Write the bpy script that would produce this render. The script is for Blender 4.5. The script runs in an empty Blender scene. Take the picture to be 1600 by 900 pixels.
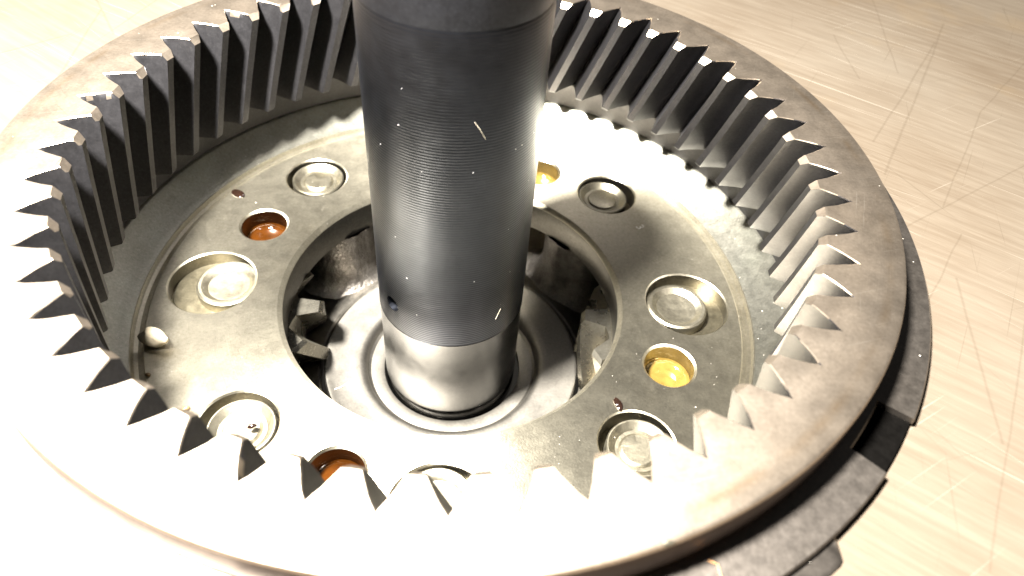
import bpy, bmesh, math, random
from mathutils import Vector, Matrix
random.seed(7)
MM = 0.001
C = bpy.context.scene.collection
scene = bpy.context.scene
PI = math.pi
rad = math.radians

# ------------------------------------------------------------------ camera
def cam_axes(p, roll):
    fwd = Vector((0, math.cos(p), -math.sin(p)))
    right = Vector((1, 0, 0)); up = right.cross(fwd)
    c, s = math.cos(roll), math.sin(roll)
    return c*right + s*up, -s*right + c*up, fwd
cam = bpy.data.cameras.new('camera'); camo = bpy.data.objects.new('camera', cam); C.objects.link(camo)
r_, u_, f_ = cam_axes(rad(46.1396), rad(5.668))
M = Matrix((r_, u_, -f_)).transposed().to_4x4()
M.translation = Vector((12.54, -107.57, 77.16)) * MM
camo.matrix_world = M
cam.sensor_width = 36; cam.lens = 1134.98/1600*36
cam.clip_start = 0.005; cam.clip_end = 20
cam.dof.use_dof = True; cam.dof.focus_distance = 0.140; cam.dof.aperture_fstop = 20
scene.camera = camo

# ------------------------------------------------------------------ room light
world = bpy.data.worlds.new('World'); scene.world = world; world.use_nodes = True
wn = world.node_tree.nodes; wl = world.node_tree.links
bg = wn['Background']
tc = wn.new('ShaderNodeTexCoord'); sep = wn.new('ShaderNodeSeparateXYZ'); ramp = wn.new('ShaderNodeValToRGB')
wl.new(tc.outputs['Generated'], sep.inputs[0]); wl.new(sep.outputs['Z'], ramp.inputs[0])
ramp.color_ramp.elements[0].position = 0.0; ramp.color_ramp.elements[0].color = (0.30, 0.27, 0.23, 1)
ramp.color_ramp.elements[1].position = 1.0; ramp.color_ramp.elements[1].color = (0.60, 0.60, 0.62, 1)
wl.new(ramp.outputs[0], bg.inputs['Color'])
bg.inputs['Strength'].default_value = 0.09

LAMP_POS = Vector((-100, -74, 262)) * MM
lamp = bpy.data.lights.new('work_lamp', 'AREA'); lamp.shape = 'DISK'; lamp.size = 0.046
lamp.energy = 29.5; lamp.color = (1.0, 0.96, 0.90)
lo = bpy.data.objects.new('work_lamp', lamp); C.objects.link(lo)
lo.location = LAMP_POS
lo.rotation_euler = (Vector((0, 0, -0.02)) - LAMP_POS).to_track_quat('-Z', 'Y').to_euler()

scene.view_settings.view_transform = 'Standard'; scene.view_settings.look = 'None'
scene.view_settings.gamma = 1; scene.view_settings.exposure = 0.0
scene.render.engine = 'CYCLES'
scene.cycles.max_bounces = 10; scene.cycles.glossy_bounces = 6
scene.cycles.caustics_reflective = True; scene.cycles.blur_glossy = 0.3
scene.cycles.sample_clamp_indirect = 6

# ------------------------------------------------------------------ materials
class NT:
    def __init__(s, name):
        s.m = bpy.data.materials.new(name); s.m.use_nodes = True
        s.n = s.m.node_tree.nodes; s.l = s.m.node_tree.links
        s.b = s.n['Principled BSDF']; s.out = s.n['Material Output']
        s.geo = s.n.new('ShaderNodeNewGeometry')
    def node(s, t, **kw):
        x = s.n.new(t)
        for k, v in kw.items(): setattr(x, k, v)
        return x
    def put(s, sock, v):
        if isinstance(v, bpy.types.NodeSocket): s.l.new(v, sock)
        else: sock.default_value = v
    def math(s, op, a, b=0.0, c=None, clamp=False):
        x = s.node('ShaderNodeMath', operation=op, use_clamp=clamp)
        s.put(x.inputs[0], a); s.put(x.inputs[1], b)
        if c is not None: s.put(x.inputs[2], c)
        return x.outputs[0]
    def pos(s, scale=(1, 1, 1), rot=(0, 0, 0)):
        mp = s.node('ShaderNodeMapping')
        if any(rot):      # turn first, then stretch: streaks run along the turned x axis
            mp.vector_type = 'TEXTURE'; scale = tuple(1.0/q for q in scale)
        mp.inputs['Scale'].default_value = scale; mp.inputs['Rotation'].default_value = rot
        s.l.new(s.geo.outputs['Position'], mp.inputs[0]); return mp.outputs[0]
    def noise(s, vec, scale, detail=4, rough=0.55, out='Fac'):
        x = s.node('ShaderNodeTexNoise'); x.inputs['Scale'].default_value = scale
        x.inputs['Detail'].default_value = detail; x.inputs['Roughness'].default_value = rough
        s.l.new(vec, x.inputs['Vector']); return x.outputs[out]
    def ramp(s, v, stops):
        x = s.node('ShaderNodeValToRGB'); e = x.color_ramp.elements
        while len(e) < len(stops): e.new(0.5)
        for i, (p, c) in enumerate(stops):
            e[i].position = p; e[i].color = tuple(c) + (1,) if len(c) == 3 else c
        s.put(x.inputs[0], v); return x.outputs[0]
    def maprange(s, v, a, b, c, d):
        x = s.node('ShaderNodeMapRange'); s.put(x.inputs[0], v)
        for i, q in enumerate((a, b, c, d)): x.inputs[i+1].default_value = q
        return x.outputs[0]
    def mix(s, f, a, b):
        x = s.node('ShaderNodeMix', data_type='RGBA'); s.put(x.inputs[0], f); s.put(x.inputs[6], a); s.put(x.inputs[7], b)
        return x.outputs[2]
    def bump(s, h, strength, dist, normal=None):
        x = s.node('ShaderNodeBump'); x.inputs['Strength'].default_value = strength; x.inputs['Distance'].default_value = dist
        s.put(x.inputs['Height'], h)
        if normal is not None: s.l.new(normal, x.inputs['Normal'])
        return x.outputs[0]
    def specks(s, scale, size, keep):
        """tiny round specks: 1 on a speck, 0 elsewhere"""
        v = s.node('ShaderNodeTexVoronoi'); v.inputs['Scale'].default_value = scale
        s.l.new(s.geo.outputs['Position'], v.inputs['Vector'])
        near = s.math('LESS_THAN', v.outputs['Distance'], size)
        sp = s.node('ShaderNodeSeparateColor'); s.l.new(v.outputs['Color'], sp.inputs[0])
        pick = s.math('LESS_THAN', sp.outputs[0], keep)
        return s.math('MULTIPLY', near, pick)
    def polar(s):
        sx = s.node('ShaderNodeSeparateXYZ'); s.l.new(s.geo.outputs['Position'], sx.inputs[0])
        rr = s.math('SQRT', s.math('ADD', s.math('MULTIPLY', sx.outputs[0], sx.outputs[0]), s.math('MULTIPLY', sx.outputs[1], sx.outputs[1])))
        return rr, s.math('ARCTAN2', sx.outputs[1], sx.outputs[0]), sx.outputs[2]
    def combine(s, x, y, z):
        c = s.node('ShaderNodeCombineXYZ'); s.put(c.inputs[0], x); s.put(c.inputs[1], y); s.put(c.inputs[2], z); return c.outputs[0]

def metal(name, dark, light, r0, r1, aniso=0.0, turned=0.0, nscale=60, specks=(900, 0.16, 0.10), fine=0.15, stain=None, stain_scale=40, speck_col=(0.45, 0.42, 0.36), grit=0.0):
    t = NT(name)
    n1 = t.noise(t.pos(), nscale, 6, 0.6)
    col = t.ramp(n1, [(0.30, dark), (0.70, light)])
    if stain:
        n2 = t.noise(t.pos(), stain_scale, 5, 0.65)
        f = t.maprange(n2, 0.50, 0.75, 0.0, 0.28 if name == 'ground_gear_steel' else 0.40)
        col = t.mix(f, col, stain + (1,))
    gr = t.noise(t.pos(), 1700, 2, 0.7)
    col = t.mix(t.maprange(gr, 0.30, 0.50, 0.30, 0.0), col, tuple(0.55*q for q in dark) + (1,))
    col = t.mix(t.maprange(gr, 0.55, 0.75, 0.0, 0.35), col, tuple(min(1, 1.45*q) for q in light) + (1,))
    n3 = t.noise(t.pos(), nscale*9, 4, 0.6)
    rough = t.maprange(n3, 0.3, 0.7, r0, r1)
    h = t.noise(t.pos(), 2600, 3, 0.6)
    nrm = t.bump(h, fine, 0.00003)
    if grit > 0:
        hg = t.noise(t.pos(), 900, 3, 0.7)
        nrm = t.bump(hg, grit, 0.0004, nrm)
    if turned > 0:
        rr, aa, zz = t.polar()
        vec = t.combine(t.math('MULTIPLY', rr, 5200), t.math('MULTIPLY', aa, 1.4), t.math('MULTIPLY', zz, 5200))
        hh = t.noise(vec, 1.0, 2, 0.5)
        nrm = t.bump(hh, turned, 0.00009, nrm)
    t.l.new(nrm, t.b.inputs['Normal'])
    t.b.inputs['Metallic'].default_value = 1
    if specks:
        sp = t.math('MAXIMUM', t.specks(*specks), t.specks(specks[0]*2.3, specks[1]*1.1, specks[2]*1.2))
        col = t.mix(sp, col, speck_col + (1,))
        t.l.new(t.math('SUBTRACT', 1.0, t.math('MULTIPLY', sp, 0.6)), t.b.inputs['Metallic'])
    if name == 'ground_gear_steel':
        for ang, k, cc in ((20, 0.5, (0.62, 0.56, 0.47, 1)), (75, 0.4, (0.62, 0.56, 0.47, 1)), (-40, 0.35, (0.22, 0.17, 0.12, 1)), (130, 0.35, (0.22, 0.17, 0.12, 1))):
            q = t.noise(t.pos((50, 2200, 1), (0, 0, rad(ang))), 1.0, 2, 0.6)
            col = t.mix(t.maprange(q, 0.68, 0.74, 0.0, k), col, cc)
        rr, aa, zz = t.polar()
        band = t.math('SUBTRACT', 1.0, t.math('MULTIPLY', t.math('ABSOLUTE', t.math('SUBTRACT', rr, 0.0752)), 900.0), clamp=True)
        band = t.math('MULTIPLY', band, t.maprange(t.noise(t.pos(), 60, 4, 0.6), 0.42, 0.65, 0.0, 0.55))
        col = t.mix(band, col, (0.26, 0.17, 0.085, 1))
    t.l.new(col, t.b.inputs['Base Color']); t.l.new(rough, t.b.inputs['Roughness'])
    if aniso:
        t.b.inputs['Anisotropic'].default_value = aniso
        tg = t.node('ShaderNodeTangent', direction_type='RADIAL', axis='Z'); t.b.inputs['Anisotropic Rotation'].default_value = 0.25
        t.l.new(tg.outputs[0], t.b.inputs['Tangent'])
    return t

M_RING = metal('ground_gear_steel', (0.36, 0.30, 0.235), (0.40, 0.34, 0.275), 0.37, 0.42, 0, 0.12, 24, (420, 0.08, 0.03), 0.14, (0.32, 0.235, 0.15), 22)
M_EDGE = metal('shaded_edge_steel', (0.05, 0.037, 0.03), (0.09, 0.066, 0.055), 0.42, 0.50, 0, 0, 30, None, 0.10)  # outer wall turned from the light: its shade painted as dark brown
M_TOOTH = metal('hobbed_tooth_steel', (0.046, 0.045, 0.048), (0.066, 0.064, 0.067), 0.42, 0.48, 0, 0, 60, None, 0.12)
M_PLATE = metal('turned_plate_steel', (0.44, 0.405, 0.315), (0.50, 0.465, 0.37), 0.40, 0.46, 0.74, 0.30, 30, (600, 0.08, 0.05), 0.8, (0.40, 0.34, 0.23), 26)
M_SHELF = metal('dished_shelf_steel', (0.24, 0.232, 0.19), (0.31, 0.302, 0.26), 0.34, 0.40, 0.4, 0.10, 50, (600, 0.09, 0.05), 0.9, (0.36, 0.38, 0.31), 34)
M_PIN = metal('pin_steel', (0.20, 0.182, 0.135), (0.27, 0.25, 0.195), 0.36, 0.44, 0, 0, 60, (900, 0.10, 0.05), 0.9)
M_FLANGE = metal('dark_flange_steel', (0.19, 0.168, 0.145), (0.23, 0.205, 0.18), 0.34, 0.40, 0, 0, 60, (520, 0.09, 0.04), 0.3, grit=0.06)
M_CAST = metal('rough_cast_iron', (0.10, 0.09, 0.08), (0.20, 0.185, 0.165), 0.40, 0.55, 0, 0, 300, None, 0.6, grit=0.8)
M_PINION = metal('pinion_steel', (0.36, 0.335, 0.27), (0.42, 0.395, 0.33), 0.26, 0.30, 0, 0, 30, None, 0.05)
M_WASHER = metal('washer_steel', (0.19, 0.178, 0.155), (0.22, 0.207, 0.182), 0.40, 0.46, 0.0, 0.05, 24, None, 0.15)
M_FLOOR = metal('carrier_floor_steel', (0.15, 0.14, 0.12), (0.22, 0.205, 0.18), 0.38, 0.48, 0, 0, 60, None, 0.3)
M_JOURNAL = metal('polished_journal_steel', (0.034, 0.0335, 0.0325), (0.058, 0.057, 0.055), 0.20, 0.26, 0, 0.015, 40, None, 0.1)
M_COLLAR = metal('shaft_collar_steel', (0.034, 0.037, 0.046), (0.048, 0.052, 0.063), 0.38, 0.46, 0, 0, 50, None, 0.15)

def shaft_mat():
    t = NT('grooved_shaft_steel')
    rr, aa, zz = t.polar()
    n1 = t.noise(t.pos(), 70, 6, 0.6)
    col = t.ramp(n1, [(0.3, (0.028, 0.031, 0.039)), (0.7, (0.041, 0.045, 0.056))])
    sp = t.math('MAXIMUM', t.specks(420, 0.08, 0.03), t.specks(1100, 0.12, 0.035))
    col = t.mix(sp, col, (0.42, 0.42, 0.42, 1))
    t.l.new(col, t.b.inputs['Base Color'])
    t.l.new(t.math('SUBTRACT', 1.0, t.math('MULTIPLY', sp, 0.8)), t.b.inputs['Metallic'])
    t.l.new(t.maprange(t.noise(t.pos(), 500, 4, 0.6), 0.3, 0.7, 0.30, 0.37), t.b.inputs['Roughness'])
    wob = t.math('MULTIPLY', t.noise(t.pos(), 60, 2, 0.5), 1.0)
    s = t.math('SINE', t.math('ADD', t.math('MULTIPLY', zz, 2*PI/0.00056), wob))
    amp = t.maprange(t.noise(t.combine(t.math('MULTIPLY', aa, 0.8), 0.0, t.math('MULTIPLY', zz, 160)), 1.0, 3, 0.6), 0.3, 0.7, 0.55, 1.0)
    nrm = t.bump(t.math('MULTIPLY', s, amp), 0.27, 0.00006)
    nrm = t.bump(t.noise(t.pos(), 2400, 3, 0.6), 0.25, 0.00004, nrm)
    t.l.new(nrm, t.b.inputs['Normal'])
    return t
M_SHAFT = shaft_mat()

def plain(name, col, rough, metallic=0.0, coat=0.0, nscale=800, var=0.3, bump=0.3):
    t = NT(name)
    n = t.noise(t.pos(), nscale, 5, 0.6)
    a = tuple(c*(1-var) for c in col); b = tuple(min(1, c*(1+var)) for c in col)
    t.l.new(t.ramp(n, [(0.3, a), (0.7, b)]), t.b.inputs['Base Color'])
    t.b.inputs['Roughness'].default_value = rough; t.b.inputs['Metallic'].default_value = metallic
    t.b.inputs['Specular IOR Level'].default_value = 0.0 if name.startswith('black') else 0.5
    t.b.inputs['Coat Weight'].default_value = coat; t.b.inputs['Coat Roughness'].default_value = 0.03
    if bump: t.l.new(t.bump(n, bump, 0.0003), t.b.inputs['Normal'])
    return t
M_BLACK = plain('black_lining_shade', (0.0012, 0.0011, 0.001), 0.95, bump=0.4)  # near-black colour stands in for the shade down in the flange notches
M_STONE = plain('pale_stone', (0.24, 0.205, 0.145), 1.0, nscale=500, bump=0.6)
M_AMBER = plain('orange_oil', (0.020, 0.006, 0.0008), 0.06, 0.1, 1.0, 260, 0.5, 0)
M_YELLOW = plain('yellow_oil', (0.13, 0.085, 0.02), 0.09, 0.5, 1.0, 260, 0.3, 0)
M_BROWN = plain('oily_brown_wall', (0.065, 0.042, 0.022), 0.25, 1.0, 0.3, 300, 0.3, 0)
M_GREYW = plain('bored_hole_wall', (0.30, 0.28, 0.22), 0.25, 1.0, 0.0, 300, 0.2, 0)
M_OLIVE = metal('oily_shaded_recess_steel', (0.20, 0.175, 0.115), (0.29, 0.26, 0.18), 0.30, 0.38, 0, 0, 60, None, 0.3)  # recess floors: oil film, with shade painted into the dark olive
M_WALL = metal('shaded_wall_steel', (0.10, 0.095, 0.08), (0.16, 0.15, 0.13), 0.28, 0.34, 0, 0, 50, None, 0.2)  # dark bore wall; on the counterbores it paints their crescents of shade
M_HAIR = plain('brown_hair', (0.22, 0.11, 0.04), 0.6, bump=0)
M_DROP = plain('dark_oil', (0.006, 0.003, 0.002), 0.05, 0, 1.0, 300, 0.3, 0)
M_LINT = plain('pale_lint', (0.72, 0.66, 0.52), 0.7, bump=0)
M_STAMP = plain('stamped_mark_highlight', (0.85, 0.82, 0.72), 0.35, 0.6, bump=0)  # pale colour paints the highlight on the numeral's strokes

def bench_mat():
    t = NT('scratched_bench_steel')
    base = t.noise(t.pos(), 11, 5, 0.6)
    col = t.ramp(base, [(0.30, (0.085, 0.062, 0.041)), (0.55, (0.116, 0.094, 0.070)), (0.75, (0.138, 0.119, 0.094))])
    st = t.noise(t.pos((45, 700, 1), (0, 0, rad(-30))), 1.0, 6, 0.7)
    col = t.mix(t.maprange(st, 0.42, 0.66, 0.0, 0.40), col, (0.165, 0.14, 0.108, 1))
    LT, DK = (0.30, 0.27, 0.225, 1), (0.062, 0.048, 0.033, 1)
    for ang, sc, thr, k, c in ((-31, (14, 1500, 1), 0.67, 0.38, LT), (-24, (22, 2000, 1), 0.68, 0.30, LT), (-40, (26, 1700, 1), 0.69, 0.30, LT), (35, (20, 2000, 1), 0.69, 0.35, LT),
                               (62, (16, 1500, 1), 0.68, 0.35, DK), (78, (18, 1400, 1), 0.69, 0.35, DK), (-60, (20, 1500, 1), 0.69, 0.30, DK), (20, (20, 1700, 1), 0.69, 0.3, DK)):
        q = t.noise(t.pos(sc, (0, 0, rad(ang))), 1.0, 2, 0.6)
        col = t.mix(t.maprange(q, thr, thr+0.05, 0.0, k), col, c)
    blot = t.noise(t.pos(), 30, 4, 0.6)
    col = t.mix(t.maprange(blot, 0.60, 0.75, 0.0, 0.35), col, (0.15, 0.105, 0.055, 1))
    # single deep scratches at their places on the bench
    sx = t.node('ShaderNodeSeparateXYZ'); t.l.new(t.geo.outputs['Position'], sx.inputs[0])
    wv = t.noise(t.pos(), 60, 2, 0.5)
    for (x0, y0, x1, y1, w) in SCRATCH:
        x0, y0, x1, y1, w = (q*MM for q in (x0, y0, x1, y1, w))
        L = math.hypot(x1-x0, y1-y0); ux, uy = (x1-x0)/L, (y1-y0)/L
        dx = t.math('SUBTRACT', sx.outputs[0], x0); dy = t.math('SUBTRACT', sx.outputs[1], y0)
        al = t.math('ADD', t.math('MULTIPLY', dx, ux), t.math('MULTIPLY', dy, uy))
        ac = t.math('SUBTRACT', t.math('MULTIPLY', dx, -uy), t.math('MULTIPLY', dy, -ux))
        ac = t.math('ADD', ac, t.math('MULTIPLY', t.math('SUBTRACT', wv, 0.5), 0.0012))
        d = t.math('ABSOLUTE', ac)
        inside = t.math('MULTIPLY', t.math('GREATER_THAN', al, 0.0), t.math('LESS_THAN', al, L))
        f = t.math('MULTIPLY', t.maprange(d, w*0.2, w, 0.28, 0.0), inside)
        col = t.mix(f, col, (0.06, 0.045, 0.03, 1))
    t.l.new(col, t.b.inputs['Base Color'])
    t.b.inputs['Metallic'].default_value = 0.6
    t.l.new(t.maprange(t.noise(t.pos((40, 600, 1), (0, 0, rad(-30))), 1.0, 4, 0.6), 0.3, 0.7, 0.35, 0.44), t.b.inputs['Roughness'])
    nrm = t.bump(st, 0.15, 0.0003)
    t.l.new(nrm, t.b.inputs['Normal'])
    return t
SCRATCH = []

# ------------------------------------------------------------------ mesh helpers (all lengths in millimetres)
def link(name, bm, mat, parent=None, smooth=True, angle=28, loc=(0, 0, 0), rot=(0, 0, 0), origin=None):
    me = bpy.data.meshes.new(name)
    bmesh.ops.recalc_face_normals(bm, faces=bm.faces)
    bmesh.ops.scale(bm, vec=(MM, MM, MM), verts=bm.verts)
    bm.to_mesh(me); bm.free()
    if smooth:
        me.polygons.foreach_set('use_smooth', [True]*len(me.polygons)); me.set_sharp_from_angle(angle=rad(angle))
    me.materials.append(mat.m)
    o = bpy.data.objects.new(name, me); C.objects.link(o)
    o.location = Vector(loc)*MM; o.rotation_euler = rot
    if parent: o.parent = parent
    return o
def thing(name, label, cat, loc=(0, 0, 0), group=None):
    o = bpy.data.objects.new(name, None); C.objects.link(o); o.location = Vector(loc)*MM
    o.empty_display_size = 0.01
    return tag(o, label, cat, group)
def tag(o, label, cat, group=None):
    o['label'] = label; o['category'] = cat
    if group: o['group'] = group
    return o
def lathe(prof, seg=192, closed=False, a0=0.0, a1=2*PI, cx=0.0, cy=0.0):
    bm = bmesh.new(); full = abs(a1-a0-2*PI) < 1e-6
    n = seg if full else seg+1
    rings = []
    for r, z in prof:
        if r < 1e-6: rings.append([bm.verts.new((cx, cy, z))]); continue
        rings.append([bm.verts.new((cx+r*math.cos(a0+(a1-a0)*k/seg), cy+r*math.sin(a0+(a1-a0)*k/seg), z)) for k in range(n)])
    pairs = list(zip(rings, rings[1:])) + ([(rings[-1], rings[0])] if closed else [])
    for A, B in pairs:
        for k in range(seg):
            k2 = (k+1) % n
            if len(A) == 1 and len(B) == 1: continue
            if len(A) == 1: bm.faces.new((A[0], B[k], B[k2]))
            elif len(B) == 1: bm.faces.new((A[k], B[0], A[k2]))
            else: bm.faces.new((A[k], B[k], B[k2], A[k2]))
    if not full and closed:
        bm.faces.new([r[0] for r in rings]); bm.faces.new([r[-1] for r in rings])
    return bm
def boolean(o, cutters, op='DIFFERENCE'):
    for c in cutters:
        md = o.modifiers.new('cut', 'BOOLEAN'); md.operation = op; md.solver = 'EXACT'; md.object = c
    dg = bpy.context.evaluated_depsgraph_get(); dg.update()
    me = bpy.data.meshes.new_from_object(o.evaluated_get(dg))
    o.modifiers.clear(); old = o.data; o.data = me; bpy.data.meshes.remove(old)
    for c in cutters:
        m = c.data; bpy.data.objects.remove(c); bpy.data.meshes.remove(m)
    me.polygons.foreach_set('use_smooth', [True]*len(me.polygons)); me.set_sharp_from_angle(angle=rad(28))
def pol(r, deg): return r*math.cos(rad(deg)), r*math.sin(rad(deg))

# ------------------------------------------------------------------ workbench
BZ = -66.0          # foot of the assembly, hanging through the hole in the bench
BT = -9.4           # top of the bench
SCRATCH += [(124.8, 93.4, 86.7, 18.2, 0.40), (118.0, 81.1, 87.6, 30.1, 0.35), (119.9, 27.5, 83.2, -0.5, 0.28), (91.1, -11.0, 85.4, -45.9, 0.35),
            (96.7, 1.4, 79.4, -24.6, 0.25), (108.1, 106.6, 102.5, 62.2, 0.30), (117.8, 47.7, 95.7, 9.3, 0.25), (140.2, 75.9, 117.8, 47.7, 0.25),
            (101.8, -15.8, 76.0, -65.6, 0.25), (-85.3, 11.4, -92.6, 54.9, 0.4), (-104.0, 30.8, -93.9, 41.7, 0.4), (-84.4, 43.6, -97.0, 60.9, 0.4), (90.6, 79.7, 91.5, 57.1, 0.3)]
def bench():
    bm = bmesh.new(); n = 96; hole = 79.0; rows = []
    for k in range(n):
        a = 2*PI*k/n; c, q = math.cos(a), math.sin(a); m = 900/max(abs(c), abs(q))
        rows.append([bm.verts.new(p) for p in ((hole*c, hole*q, BT-6), (hole*c, hole*q, BT), (200*c, 200*q, BT), (m*c, m*q, BT), (m*c, m*q, BT-6))])
    for k in range(n):
        A, B = rows[k], rows[(k+1) % n]
        for j in range(5): bm.faces.new((A[j], A[(j+1) % 5], B[(j+1) % 5], B[j]))
    o = link('workbench', bm, bench_mat(), smooth=False)
    o['kind'] = 'structure'
bench()

# ------------------------------------------------------------------ ring gear
NT_ = 54; PH = 136.44; PITCH = 360/NT_
RR, RL, ZB, TW = 70.0, 64.2, -24.0, 7.5
ring = thing('ring_gear', 'large steel ring gear with sharp slanted inner teeth', 'ring gear', (0, 0, ZB))
ro = lathe([(70.6, 0), (77.2, 0), (77.7, -0.25), (77.92, -0.7), (77.92, -6.2), (77.3, -6.8), (77.3, -14), (77.0, -30.5), (76.6, -33.1), (72.5, -33.1), (71.7, -31.5), (71.4, -25.0), (71.0, -24.3), (70.6, -24.02)], 324, True, rad(PH), rad(PH)+2*PI)
# small nick chipped out of the outer edge
o = link('ring_body', ro, M_RING, ring, loc=(0, 0, -ZB))
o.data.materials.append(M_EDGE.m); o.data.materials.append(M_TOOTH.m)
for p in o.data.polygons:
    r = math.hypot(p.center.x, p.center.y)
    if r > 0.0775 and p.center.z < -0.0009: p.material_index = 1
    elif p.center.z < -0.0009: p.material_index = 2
def gap_half(r):
    t = max(0.0, (RR - r)/(RR - RL))
    return 0.10 + (PITCH/2 - 0.74 - 0.10)*t**0.86
def tooth_bm(seed):
    rnd = random.Random(seed)
    bm = bmesh.new()
    rs = [70.6, 70.0, 69.2, 68.2, 67.2, 66.2, 65.4, 64.7, RL]
    def ring_at(z, rmin, inset):
        off = TW*(-z/24.0); L = []; Rr = []
        for r in rs:
            q = max(r, rmin)
            h = PITCH/2 - ((gap_half(q) + inset) if r < 70.5 else 0)
            for lst, s in ((L, -1), (Rr, 1)):
                a = rad(off + s*h); lst.append(bm.verts.new((q*math.cos(a), q*math.sin(a), z)))
        arc = [bm.verts.new((70.6*math.cos(rad(off+s)), 70.6*math.sin(rad(off+s)), z)) for s in (PITCH*(k/6-0.5) for k in range(1, 6))]
        # outline: right flank from land to rim, rim arc, left flank back to the land
        return L[::-1] + arc + Rr
    levels = [(0.0, 65.35, 0.14), (-0.16, 65.2, 0.0), (-1.15, RL, 0.0)] + [(-1.15 - (24-1.15-0.3)*k/10, RL, 0) for k in range(1, 11)] + [(ZB, RL+0.25, 0.1)]
    R = [ring_at(*l) for l in levels]
    for row in R[:3]:
        for v in row:
            if v.co.length < 70.3 and rnd.random() < 0.55:
                v.co.x += rnd.uniform(-0.07, 0.07); v.co.y += rnd.uniform(-0.07, 0.07)
                if row is not R[0]: v.co.z += rnd.uniform(-0.10, 0.06)
    n = len(R[0])
    for A, B in zip(R, R[1:]):
        for k in list(range(len(rs)-1)) + list(range(n-len(rs), n)):
            try: bm.faces.new((A[k], A[(k+1) % n], B[(k+1) % n], B[k]))
            except ValueError: pass
    bm.faces.new(R[0]); bm.faces.new(R[-1][::-1])
    bmesh.ops.remove_doubles(bm, verts=bm.verts, dist=1e-4)
    return bm
protos = []
for sd in range(9):
    t = link('gear_tooth', tooth_bm(sd), M_TOOTH, ring, angle=24, loc=(0, 0, -ZB))
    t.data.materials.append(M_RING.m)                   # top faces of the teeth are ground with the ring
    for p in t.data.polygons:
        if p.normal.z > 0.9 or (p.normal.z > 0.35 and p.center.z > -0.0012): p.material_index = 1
    protos.append(t)
rt = random.Random(4)
for k in range(NT_):
    if k < 9: t = protos[k]
    else:
        t = protos[rt.randrange(9)].copy(); C.objects.link(t); t.parent = ring
    t.rotation_euler = (0, 0, rad(PH + PITCH/2 + k*PITCH))

# ------------------------------------------------------------------ notched flange round the ring, lining tabs blackened as shade, lower drum
def annulus(segs, ri, z0, z1, bev=0.25):
    """segs: list of (azimuth, outer radius) going all the way round"""
    bm = bmesh.new(); rows = []
    for a, r in segs:
        c, s = math.cos(rad(a)), math.sin(rad(a))
        rows.append([bm.verts.new((q*c, q*s, z)) for q, z in ((ri, z0), (r-bev, z0), (r, z0-bev), (r, z1), (ri, z1))])
    n = len(rows)
    for i in range(n):
        A, B = rows[i], rows[(i+1) % n]
        for k in range(5): bm.faces.new((A[k], A[(k+1) % 5], B[(k+1) % 5], B[k]))
    return bm
def outline(r, notches, rn, step=1.5):
    out = []; a = 0.0
    marks = sorted(notches)
    pts = [k*step for k in range(int(360/step))]
    for (s, e) in marks:
        pts = [p for p in pts if not (s-0.4 < p < e+0.4)]
    L = [(p, r) for p in pts]
    for (s, e) in marks:
        L += [(s, r), (s+0.05, rn)] + [(s+0.05+(e-s-0.1)*k/6, rn) for k in range(1, 6)] + [(e-0.05, rn), (e, r)]
    return sorted(L)
FZ = -7.5
fl = thing('notched_flange', 'dark steel flange with square notches round the ring gear', 'flange', (0, 0, -11))
link('flange_plate', annulus(outline(84.9, [(258, 266), (320.6, 328.4)], 79.6), 77.5, FZ, FZ-1.1), M_FLANGE, fl, loc=(0, 0, 11))
tb = thing('shaded_lining_plate', 'lining plate in the notches of the flange, painted black as their shade', 'plate', (0, 0, -13))
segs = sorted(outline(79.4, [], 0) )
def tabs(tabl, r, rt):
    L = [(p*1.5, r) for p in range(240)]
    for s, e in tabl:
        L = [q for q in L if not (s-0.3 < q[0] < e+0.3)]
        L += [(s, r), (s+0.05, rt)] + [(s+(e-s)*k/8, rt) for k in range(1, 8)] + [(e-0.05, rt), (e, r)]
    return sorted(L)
link('shaded_lining_ring', annulus(tabs([(257, 268), (319.2, 330)], 79.5, 84.7), 78.0, -8.65, -9.35, 0.1), M_BLACK, tb, loc=(0, 0, 13))
lp = thing('lower_plate', 'speckled steel lug of the plate lying under the flange', 'plate', (0, 0, -11))
bm = bmesh.new(); rows = []
N = 22
for k in range(N+1):
    az = 300 + 11.9*k/N; edge = min(1.0, (311.9-az)/1.2)
    rt = 85.3 + 2.3*min(1.0, max(0.0, edge)) if az > 310.6 else 87.6
    c, q = math.cos(rad(az)), math.sin(rad(az))
    rows.append([bm.verts.new((r*c, r*q, z)) for r, z in ((79.3, -8.7), (rt-0.7, -8.7), (rt, -9.05), (rt, -9.36), (79.3, -9.36))])
for A, B in zip(rows, rows[1:]):
    for j in range(5): bm.faces.new((A[j], A[(j+1) % 5], B[(j+1) % 5], B[j]))
bm.faces.new(rows[0]); bm.faces.new(rows[-1][::-1])
link('plate_lug', bm, M_FLANGE, lp, loc=(0, 0, 11))

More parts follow.
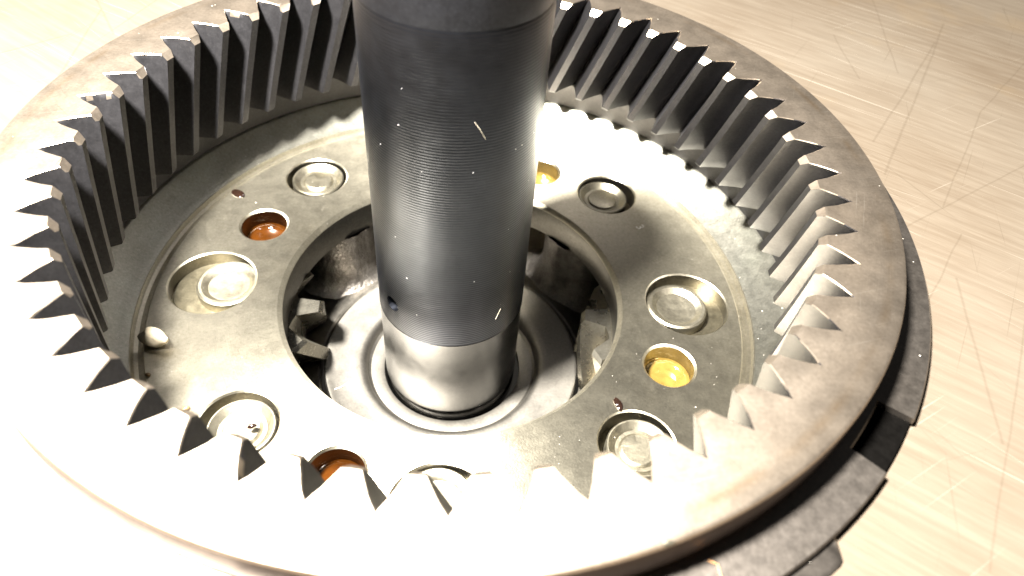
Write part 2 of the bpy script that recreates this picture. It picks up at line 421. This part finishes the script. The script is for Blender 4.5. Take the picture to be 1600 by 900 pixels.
# ------------------------------------------------------------------ planet carrier
PZ = -37.3
car = thing('planet_carrier', 'round turned steel carrier plate with riveted pins and a wide bore', 'carrier', (0, 0, BZ))
bm = lathe([(35.8, -45.2), (35.8, -38.3), (36.0, -37.9), (36.8, PZ), (61.9, PZ), (62.3, -37.75), (63.2, -37.95), (63.9, -37.6), (64.3, -36.8), (65.0, -36.75), (65.0, -45.2)], 256, True)
plate = link('carrier_plate', bm, M_PLATE, car, loc=(0, 0, -BZ))
def cutter(cx, cy, r, z, ch=0.35):
    bm = lathe([(0, z), (r, z), (r, PZ-ch), (r+ch+0.3, PZ+0.3), (0, PZ+0.3)], 72, False, cx=cx, cy=cy)
    return link('cutter', bm, M_PLATE, None)
bpy.context.view_layer.update()
cut = []
HOLE = [72.0-2.3, 162.0, 252.4, 342.2]
for a in HOLE: x, y = pol(48.1, a); cut.append(cutter(x, y, 5.1, -44.6, 0.45))
PINA = [48.5, 138.6, 228.2, 318.4]; PINB = [3.4, 94.6, 184.9, 274.6]
for a in PINA: x, y = pol(51.2, a); cut.append(cutter(x, y, 7.2, -42.0, 0.3))
for a in PINB: x, y = pol(51.0, a); cut.append(cutter(x, y, 8.9, -40.6, 0.3))
for c in cut: c.location = (0, 0, 0)
plate.parent = None; plate.location = (0, 0, 0)
bpy.context.view_layer.update()
boolean(plate, cut)
plate.parent = car; plate.location = (0, 0, -BZ*MM)
for mm in (M_BROWN, M_GREYW, M_WALL, M_OLIVE): plate.data.materials.append(mm.m)
for p in plate.data.polygons:
    rc = math.hypot(p.center.x, p.center.y)
    if p.normal.z > 0.9 and p.center.z < -0.040 and rc > 0.038: p.material_index = 4
    if abs(p.normal.z) < 0.3 and rc < 0.0615:
        p.material_index = 3
        for k, a in enumerate(HOLE):
            x, y = pol(48.1*MM, a)
            if abs(math.hypot(p.center.x-x, p.center.y-y) - 5.1*MM) < 0.25*MM: p.material_index = 1 if k in (1, 2) else 2
bm = lathe([(64.35, -36.95), (64.7, -36.65), (66.0, -36.1), (67.6, -35.1), (69.2, -33.8), (70.5, -32.6), (71.1, -32.0), (71.4, -31.8), (72.0, -31.7), (72.4, -36.7), (66, -40), (64.35, -40)], 256, True)
link('dished_rim', bm, M_SHELF, car, angle=35, loc=(0, 0, -BZ))
profA = [(0, -38.75), (3.1, -38.8), (3.45, -39.0), (3.7, -39.35), (4.4, -39.3), (5.3, -38.6), (5.75, -38.2), (6.0, -38.2), (6.25, -38.5), (6.3, -42.5)]
profB = [(0, -39.2), (3.0, -39.15), (3.9, -39.0), (4.3, -39.0), (4.8, -38.55), (5.5, -38.1), (6.1, -38.05), (6.5, -38.35), (6.65, -38.8), (6.65, -42.0)]
for lst, prof, rr in ((PINA, profA, 51.2), (PINB, profB, 48.6)):
    for i, a in enumerate(lst):
        x, y = pol(rr, a); rp = random.Random(int(a*7))
        q = [(r_, z_ + (rp.uniform(-0.05, 0.05) if 0 < r_ < 6.0 else 0)) for r_, z_ in prof]
        bm = lathe(q, 64)
        hx, hy, hr, hd = rp.uniform(-2, 2), rp.uniform(-2, 2), rp.uniform(0.9, 2.2), rp.uniform(0.03, 0.14)
        for v in bm.verts:
            d = math.hypot(v.co.x-hx, v.co.y-hy)
            if d < hr: v.co.z -= hd*(1-(d/hr)**2)
            v.co.z += 0.005*math.sin(3*math.atan2(v.co.y, v.co.x)+a)*min(1, math.hypot(v.co.x, v.co.y)/4)
        link('pinion_pin', bm, M_PIN, car, loc=(x, y, -BZ), rot=(rad(rp.uniform(-1.2, 1.2)), rad(rp.uniform(-1.2, 1.2)), rad(a)))
# pillars and inner floor of the carrier
for a in (48.5, 138.5, 228.5, 318.5):
    x, y = pol(44.5, a)
    bm = lathe([(9.8, -45.1), (9.6, -50), (9.6, -56), (10.2, -59), (11.6, -61.2), (13.6, -62.0)], 48)
    for v in bm.verts:
        j = 0.35
        v.co.x += random.uniform(-j, j); v.co.y += random.uniform(-j, j)
    link('pillar', bm, M_CAST, car, angle=60, loc=(x, y, -BZ))
link('carrier_floor', lathe([(30.9, -63.5), (30.9, -61.6), (31.4, -61.2), (34.5, -61.6), (36, -62.2), (70, -62.2), (70, -65.5), (30.9, -65.5)], 160, True), M_FLOOR, car, loc=(0, 0, -BZ))
link('carrier_skirt', lathe([(62.5, -45.3), (68, -45.3), (68, -62.0), (62.5, -62.0)], 128, True), M_CAST, car, loc=(0, 0, -BZ))
# stamped numeral on the plate
def stamp(txt, px, deg, rotdeg, size):
    cu = bpy.data.curves.new('stamped_numeral', 'FONT'); cu.body = txt; cu.size = size*MM; cu.extrude = 0.00006
    cu.align_x = 'CENTER'; cu.align_y = 'CENTER'; cu.materials.append(M_STAMP.m)
    tmp = bpy.data.objects.new('stamped_numeral', cu); me = bpy.data.meshes.new_from_object(tmp)
    bpy.data.objects.remove(tmp)
    o = bpy.data.objects.new('stamped_numeral', me); C.objects.link(o); o.parent = car
    x, y = pol(px, deg); o.location = Vector((x, y, PZ+0.02-BZ))*MM; o.rotation_euler = (0, 0, rad(rotdeg))
stamp('3', 49.8, 32.8, -57, 3.0)

# ------------------------------------------------------------------ washer under the shaft
wa = thing('thrust_washer', 'grey steel thrust washer lying round the foot of the shaft', 'washer', (0, 0, -65))
link('washer_disc', lathe([(16.2, -65.2), (16.2, -63.2), (17.2, -62.9), (19.3, -63.0), (19.9, -62.6), (20.3, -61.2), (20.9, -60.4), (21.8, -60.1), (23, -60.05), (28.4, -60.05), (29.0, -59.75), (29.6, -59.8), (29.9, -60.3), (29.9, -65.2)], 160, True), M_WASHER, wa, angle=35, loc=(0, 0, 65))

# ------------------------------------------------------------------ shaft
SX = -0.40
sh = thing('shaft', 'dark upright steel shaft with fine turned grooves and an oil hole', 'shaft', (SX, 0, -66))
sl = dict(loc=(0, 0, 66))
link('shaft_collar', lathe([(0, 37), (14.6, 37), (15.1, 36.5), (15.25, 31.8), (15.22, 30.8), (15.16, 29.6)], 128), M_COLLAR, sh, **sl)
body = lathe([(0, 29.58), (15.16, 29.58), (15.28, 28.9), (15.36, 28.0), (15.4, -37.0), (15.36, -37.6), (0, -37.6)], 160)
bo = link('grooved_body', body, M_SHAFT, None, loc=(SX, 0, 0))
bmc = bmesh.new()
bmesh.ops.create_cone(bmc, cap_ends=True, segments=40, radius1=1.75, radius2=1.75, depth=12)
hc = link('cutter', bmc, M_SHAFT, None)
hd = Vector((math.cos(rad(227)), math.sin(rad(227)), 0))
hc.location = (Vector((SX, 0, -30.9)) + hd*13)*MM
hc.rotation_euler = hd.to_track_quat('Z', 'Y').to_euler()
bpy.context.view_layer.update()
boolean(bo, [hc])
bo.parent = sh; bo.location = (0, 0, 0.066)
link('journal', lathe([(0, -37.62), (15.42, -37.62), (15.42, -37.9), (15.3, -38.2), (15.3, -60.6), (15.1, -61.6), (14.55, -62.2), (14.5, -62.8), (14.9, -63.2), (15.3, -63.9), (15.3, -65.9), (0, -65.9)], 160), M_JOURNAL, sh, **sl)

# ------------------------------------------------------------------ pinion gears in the bore
def pinion_bm(n, r_root, r_tip, z0, z1, twist):
    bm = bmesh.new(); rows = []
    lev = [(z0, 0.86), (z0-0.9, 1.0)] + [(z0-0.9+(z1-z0+0.9)*k/6, 1.0) for k in range(1, 7)]
    for z, sc in lev:
        row = []; tw = twist*(z0-z)/(z0-z1)
        for k in range(n):
            for da, r in ((-0.46, r_root), (-0.30, r_root+0.3), (-0.14, r_tip), (0.14, r_tip), (0.30, r_root+0.3)):
                rr = r_root + (r-r_root)*sc if r > r_root else r
                a = (k+da)*2*PI/n + rad(tw); row.append(bm.verts.new((rr*math.cos(a), rr*math.sin(a), z)))
        rows.append(row)
    for A, B in zip(rows, rows[1:]):
        m = len(A)
        for k in range(m): bm.faces.new((A[k], A[(k+1) % m], B[(k+1) % m], B[k]))
    bm.faces.new(rows[0]); bm.faces.new(rows[-1][::-1])
    return bm
for a, txt, ph in ((3.4, 'pinion gear seen through the bore, right of the shaft', 176), (184.9, 'pinion gear seen through the bore, left of the shaft', 9)):
    x, y = pol(48.6, a)
    g = thing('pinion_gear', 'bright steel ' + txt, 'gear', (x, y, -61), 'pinion gears inside the carrier')
    link('gear_rim', pinion_bm(10, 14.0, 19.6, -45.5, -61.0, 32), M_PINION, g, angle=20, loc=(0, 0, 61), rot=(0, 0, rad(ph)))

# ------------------------------------------------------------------ oil, stones, lint
OILTXT = {0: ('yellow oil standing in the hole behind the shaft', M_YELLOW), 1: ('orange oil standing in the hole at upper left of the plate', M_AMBER),
          2: ('orange oil standing in the hole nearest the front teeth', M_AMBER), 3: ('yellow oil standing in the hole below the right slotted pin', M_YELLOW)}
for k, a in enumerate(HOLE):
    x, y = pol(48.1, a)
    bm = lathe([(0, -42.6), (2.5, -42.6), (4.2, -42.4), (4.8, -42.0), (5.06, -41.3), (5.06, -44.5), (0, -44.5)], 48)
    o = link('oil_pool', bm, OILTXT[k][1], None, angle=60, loc=(x, y, 0)); tag(o, OILTXT[k][0], 'oil', 'oil standing in the carrier holes')
def blob(name, mat, x, y, z, size, seed, sq=(1, 1, 1), rotz=0, sub=3, rough=0.12, ang=70):
    rnd = random.Random(seed); bm = bmesh.new(); bmesh.ops.create_icosphere(bm, subdivisions=sub, radius=1)
    ph = [(Vector((rnd.gauss(0, 1), rnd.gauss(0, 1), rnd.gauss(0, 1))), rnd.uniform(0, 6.3)) for _ in range(7)]
    for v in bm.verts:
        d = 1 + rough*sum(math.sin(1.6*p.dot(v.co)+q) for p, q in ph)/2.2
        v.co = Vector((v.co.x*sq[0], v.co.y*sq[1], v.co.z*sq[2]))*d*size
    return link(name, bm, mat, None, angle=ang, loc=(x, y, z), rot=(0, 0, rad(rotz)))
o = blob('stone', M_STONE, -55.6, -21.6, PZ+1.75, 2.1, 3, (1.7, 1.0, 0.8), -14, 3, 0.27, 50); tag(o, 'small pale stone lying on the plate groove at the left', 'stone')
for (x, y, s, txt) in ((-53.9, -29.6, 0.55, 'tiny brown grit crumb below the pale stone'), (-44.2, -36.2, 0.6, 'tiny amber grit crumb beside the lower left rivet'), (62.9, -21.5, 0.6, 'tiny amber grit crumb on the right of the plate groove')):
    o = blob('grit_crumb', plain('grit', (0.16, 0.10, 0.04), 0.4), x, y, PZ+0.3 if x < 60 else -37.2, s, int(abs(x)), (1.2, 0.8, 0.7), 30, 2, 0.2); tag(o, txt, 'grit')
for (x, y, s, sq, rz, txt) in ((-55.2, 24.4, 1.25, (1.5, 0.9, 0.35), -30, 'dark oil droplet beside the groove at the upper left'),
                           (35.0, -25.6, 0.9, (0.8, 1.5, 0.4), 15, 'dark oil droplet above the lower right rivet'),
                           (-31.5, -38.3, 0.8, (1.2, 0.8, 0.5), 15, 'dark oil droplet on the lower left rivet')):
    o = blob('oil_droplet', M_DROP, x, y, PZ+0.15 if x > -33 and x < 0 or x > 0 else PZ+0.15, s, int(x*3) % 97, sq, rz, 3, 0.15); tag(o, txt, 'oil')

# nick in the outer edge of the ring, and lint
o = blob('nick', M_PIN, *pol(77.45, 295.2), -0.35, 0.75, 5, (1.6, 0.75, 0.6), 25, 2, 0.25, 20)
o.parent = ring; o.location.z += -ZB*MM
def lint(pts, rr, label, mat=None):
    bm = bmesh.new(); P = [Vector(p) for p in pts]; Q = []
    for i in range(len(P)-1):
        for j in range(4): Q.append(P[i].lerp(P[i+1], j/4))
    Q.append(P[-1]); rings = []
    for i, p in enumerate(Q):
        d = (Q[min(i+1, len(Q)-1)]-Q[max(i-1, 0)]).normalized(); u = d.orthogonal().normalized(); w = d.cross(u)
        rings.append([bm.verts.new(p + rr*(math.cos(k*PI/3)*u + math.sin(k*PI/3)*w)) for k in range(6)])
    for A, B in zip(rings, rings[1:]):
        for k in range(6): bm.faces.new((A[k], A[(k+1) % 6], B[(k+1) % 6], B[k]))
    bm.faces.new(rings[0]); bm.faces.new(rings[-1][::-1])
    tag(link('lint_fibre', bm, mat or M_LINT, None), label, 'lint', 'lint stuck to the metal')
lint([(-25.1, -13.0, -59.9), (-23.6, -12.1, -59.75), (-22.4, -10.6, -59.9)], 0.07, 'short pale lint fibre lying on the thrust washer')
lint([(4.55, -14.75, 15.4), (5.4, -14.5, 14.0), (6.25, -14.15, 12.2)], 0.032, 'thin pale lint hair stuck on the upper dark shaft')
lint([(9.9, -11.7, -32.0), (10.7, -10.95, -29.6)], 0.055, 'short pale fleck of lint low on the shaft')
lint([(39.4, -68.7, -7.2), (40.4, -69.1, -7.0), (40.7, -70.6, -7.1)], 0.08, 'brown curved hair on the flange at the front edge', M_HAIR)
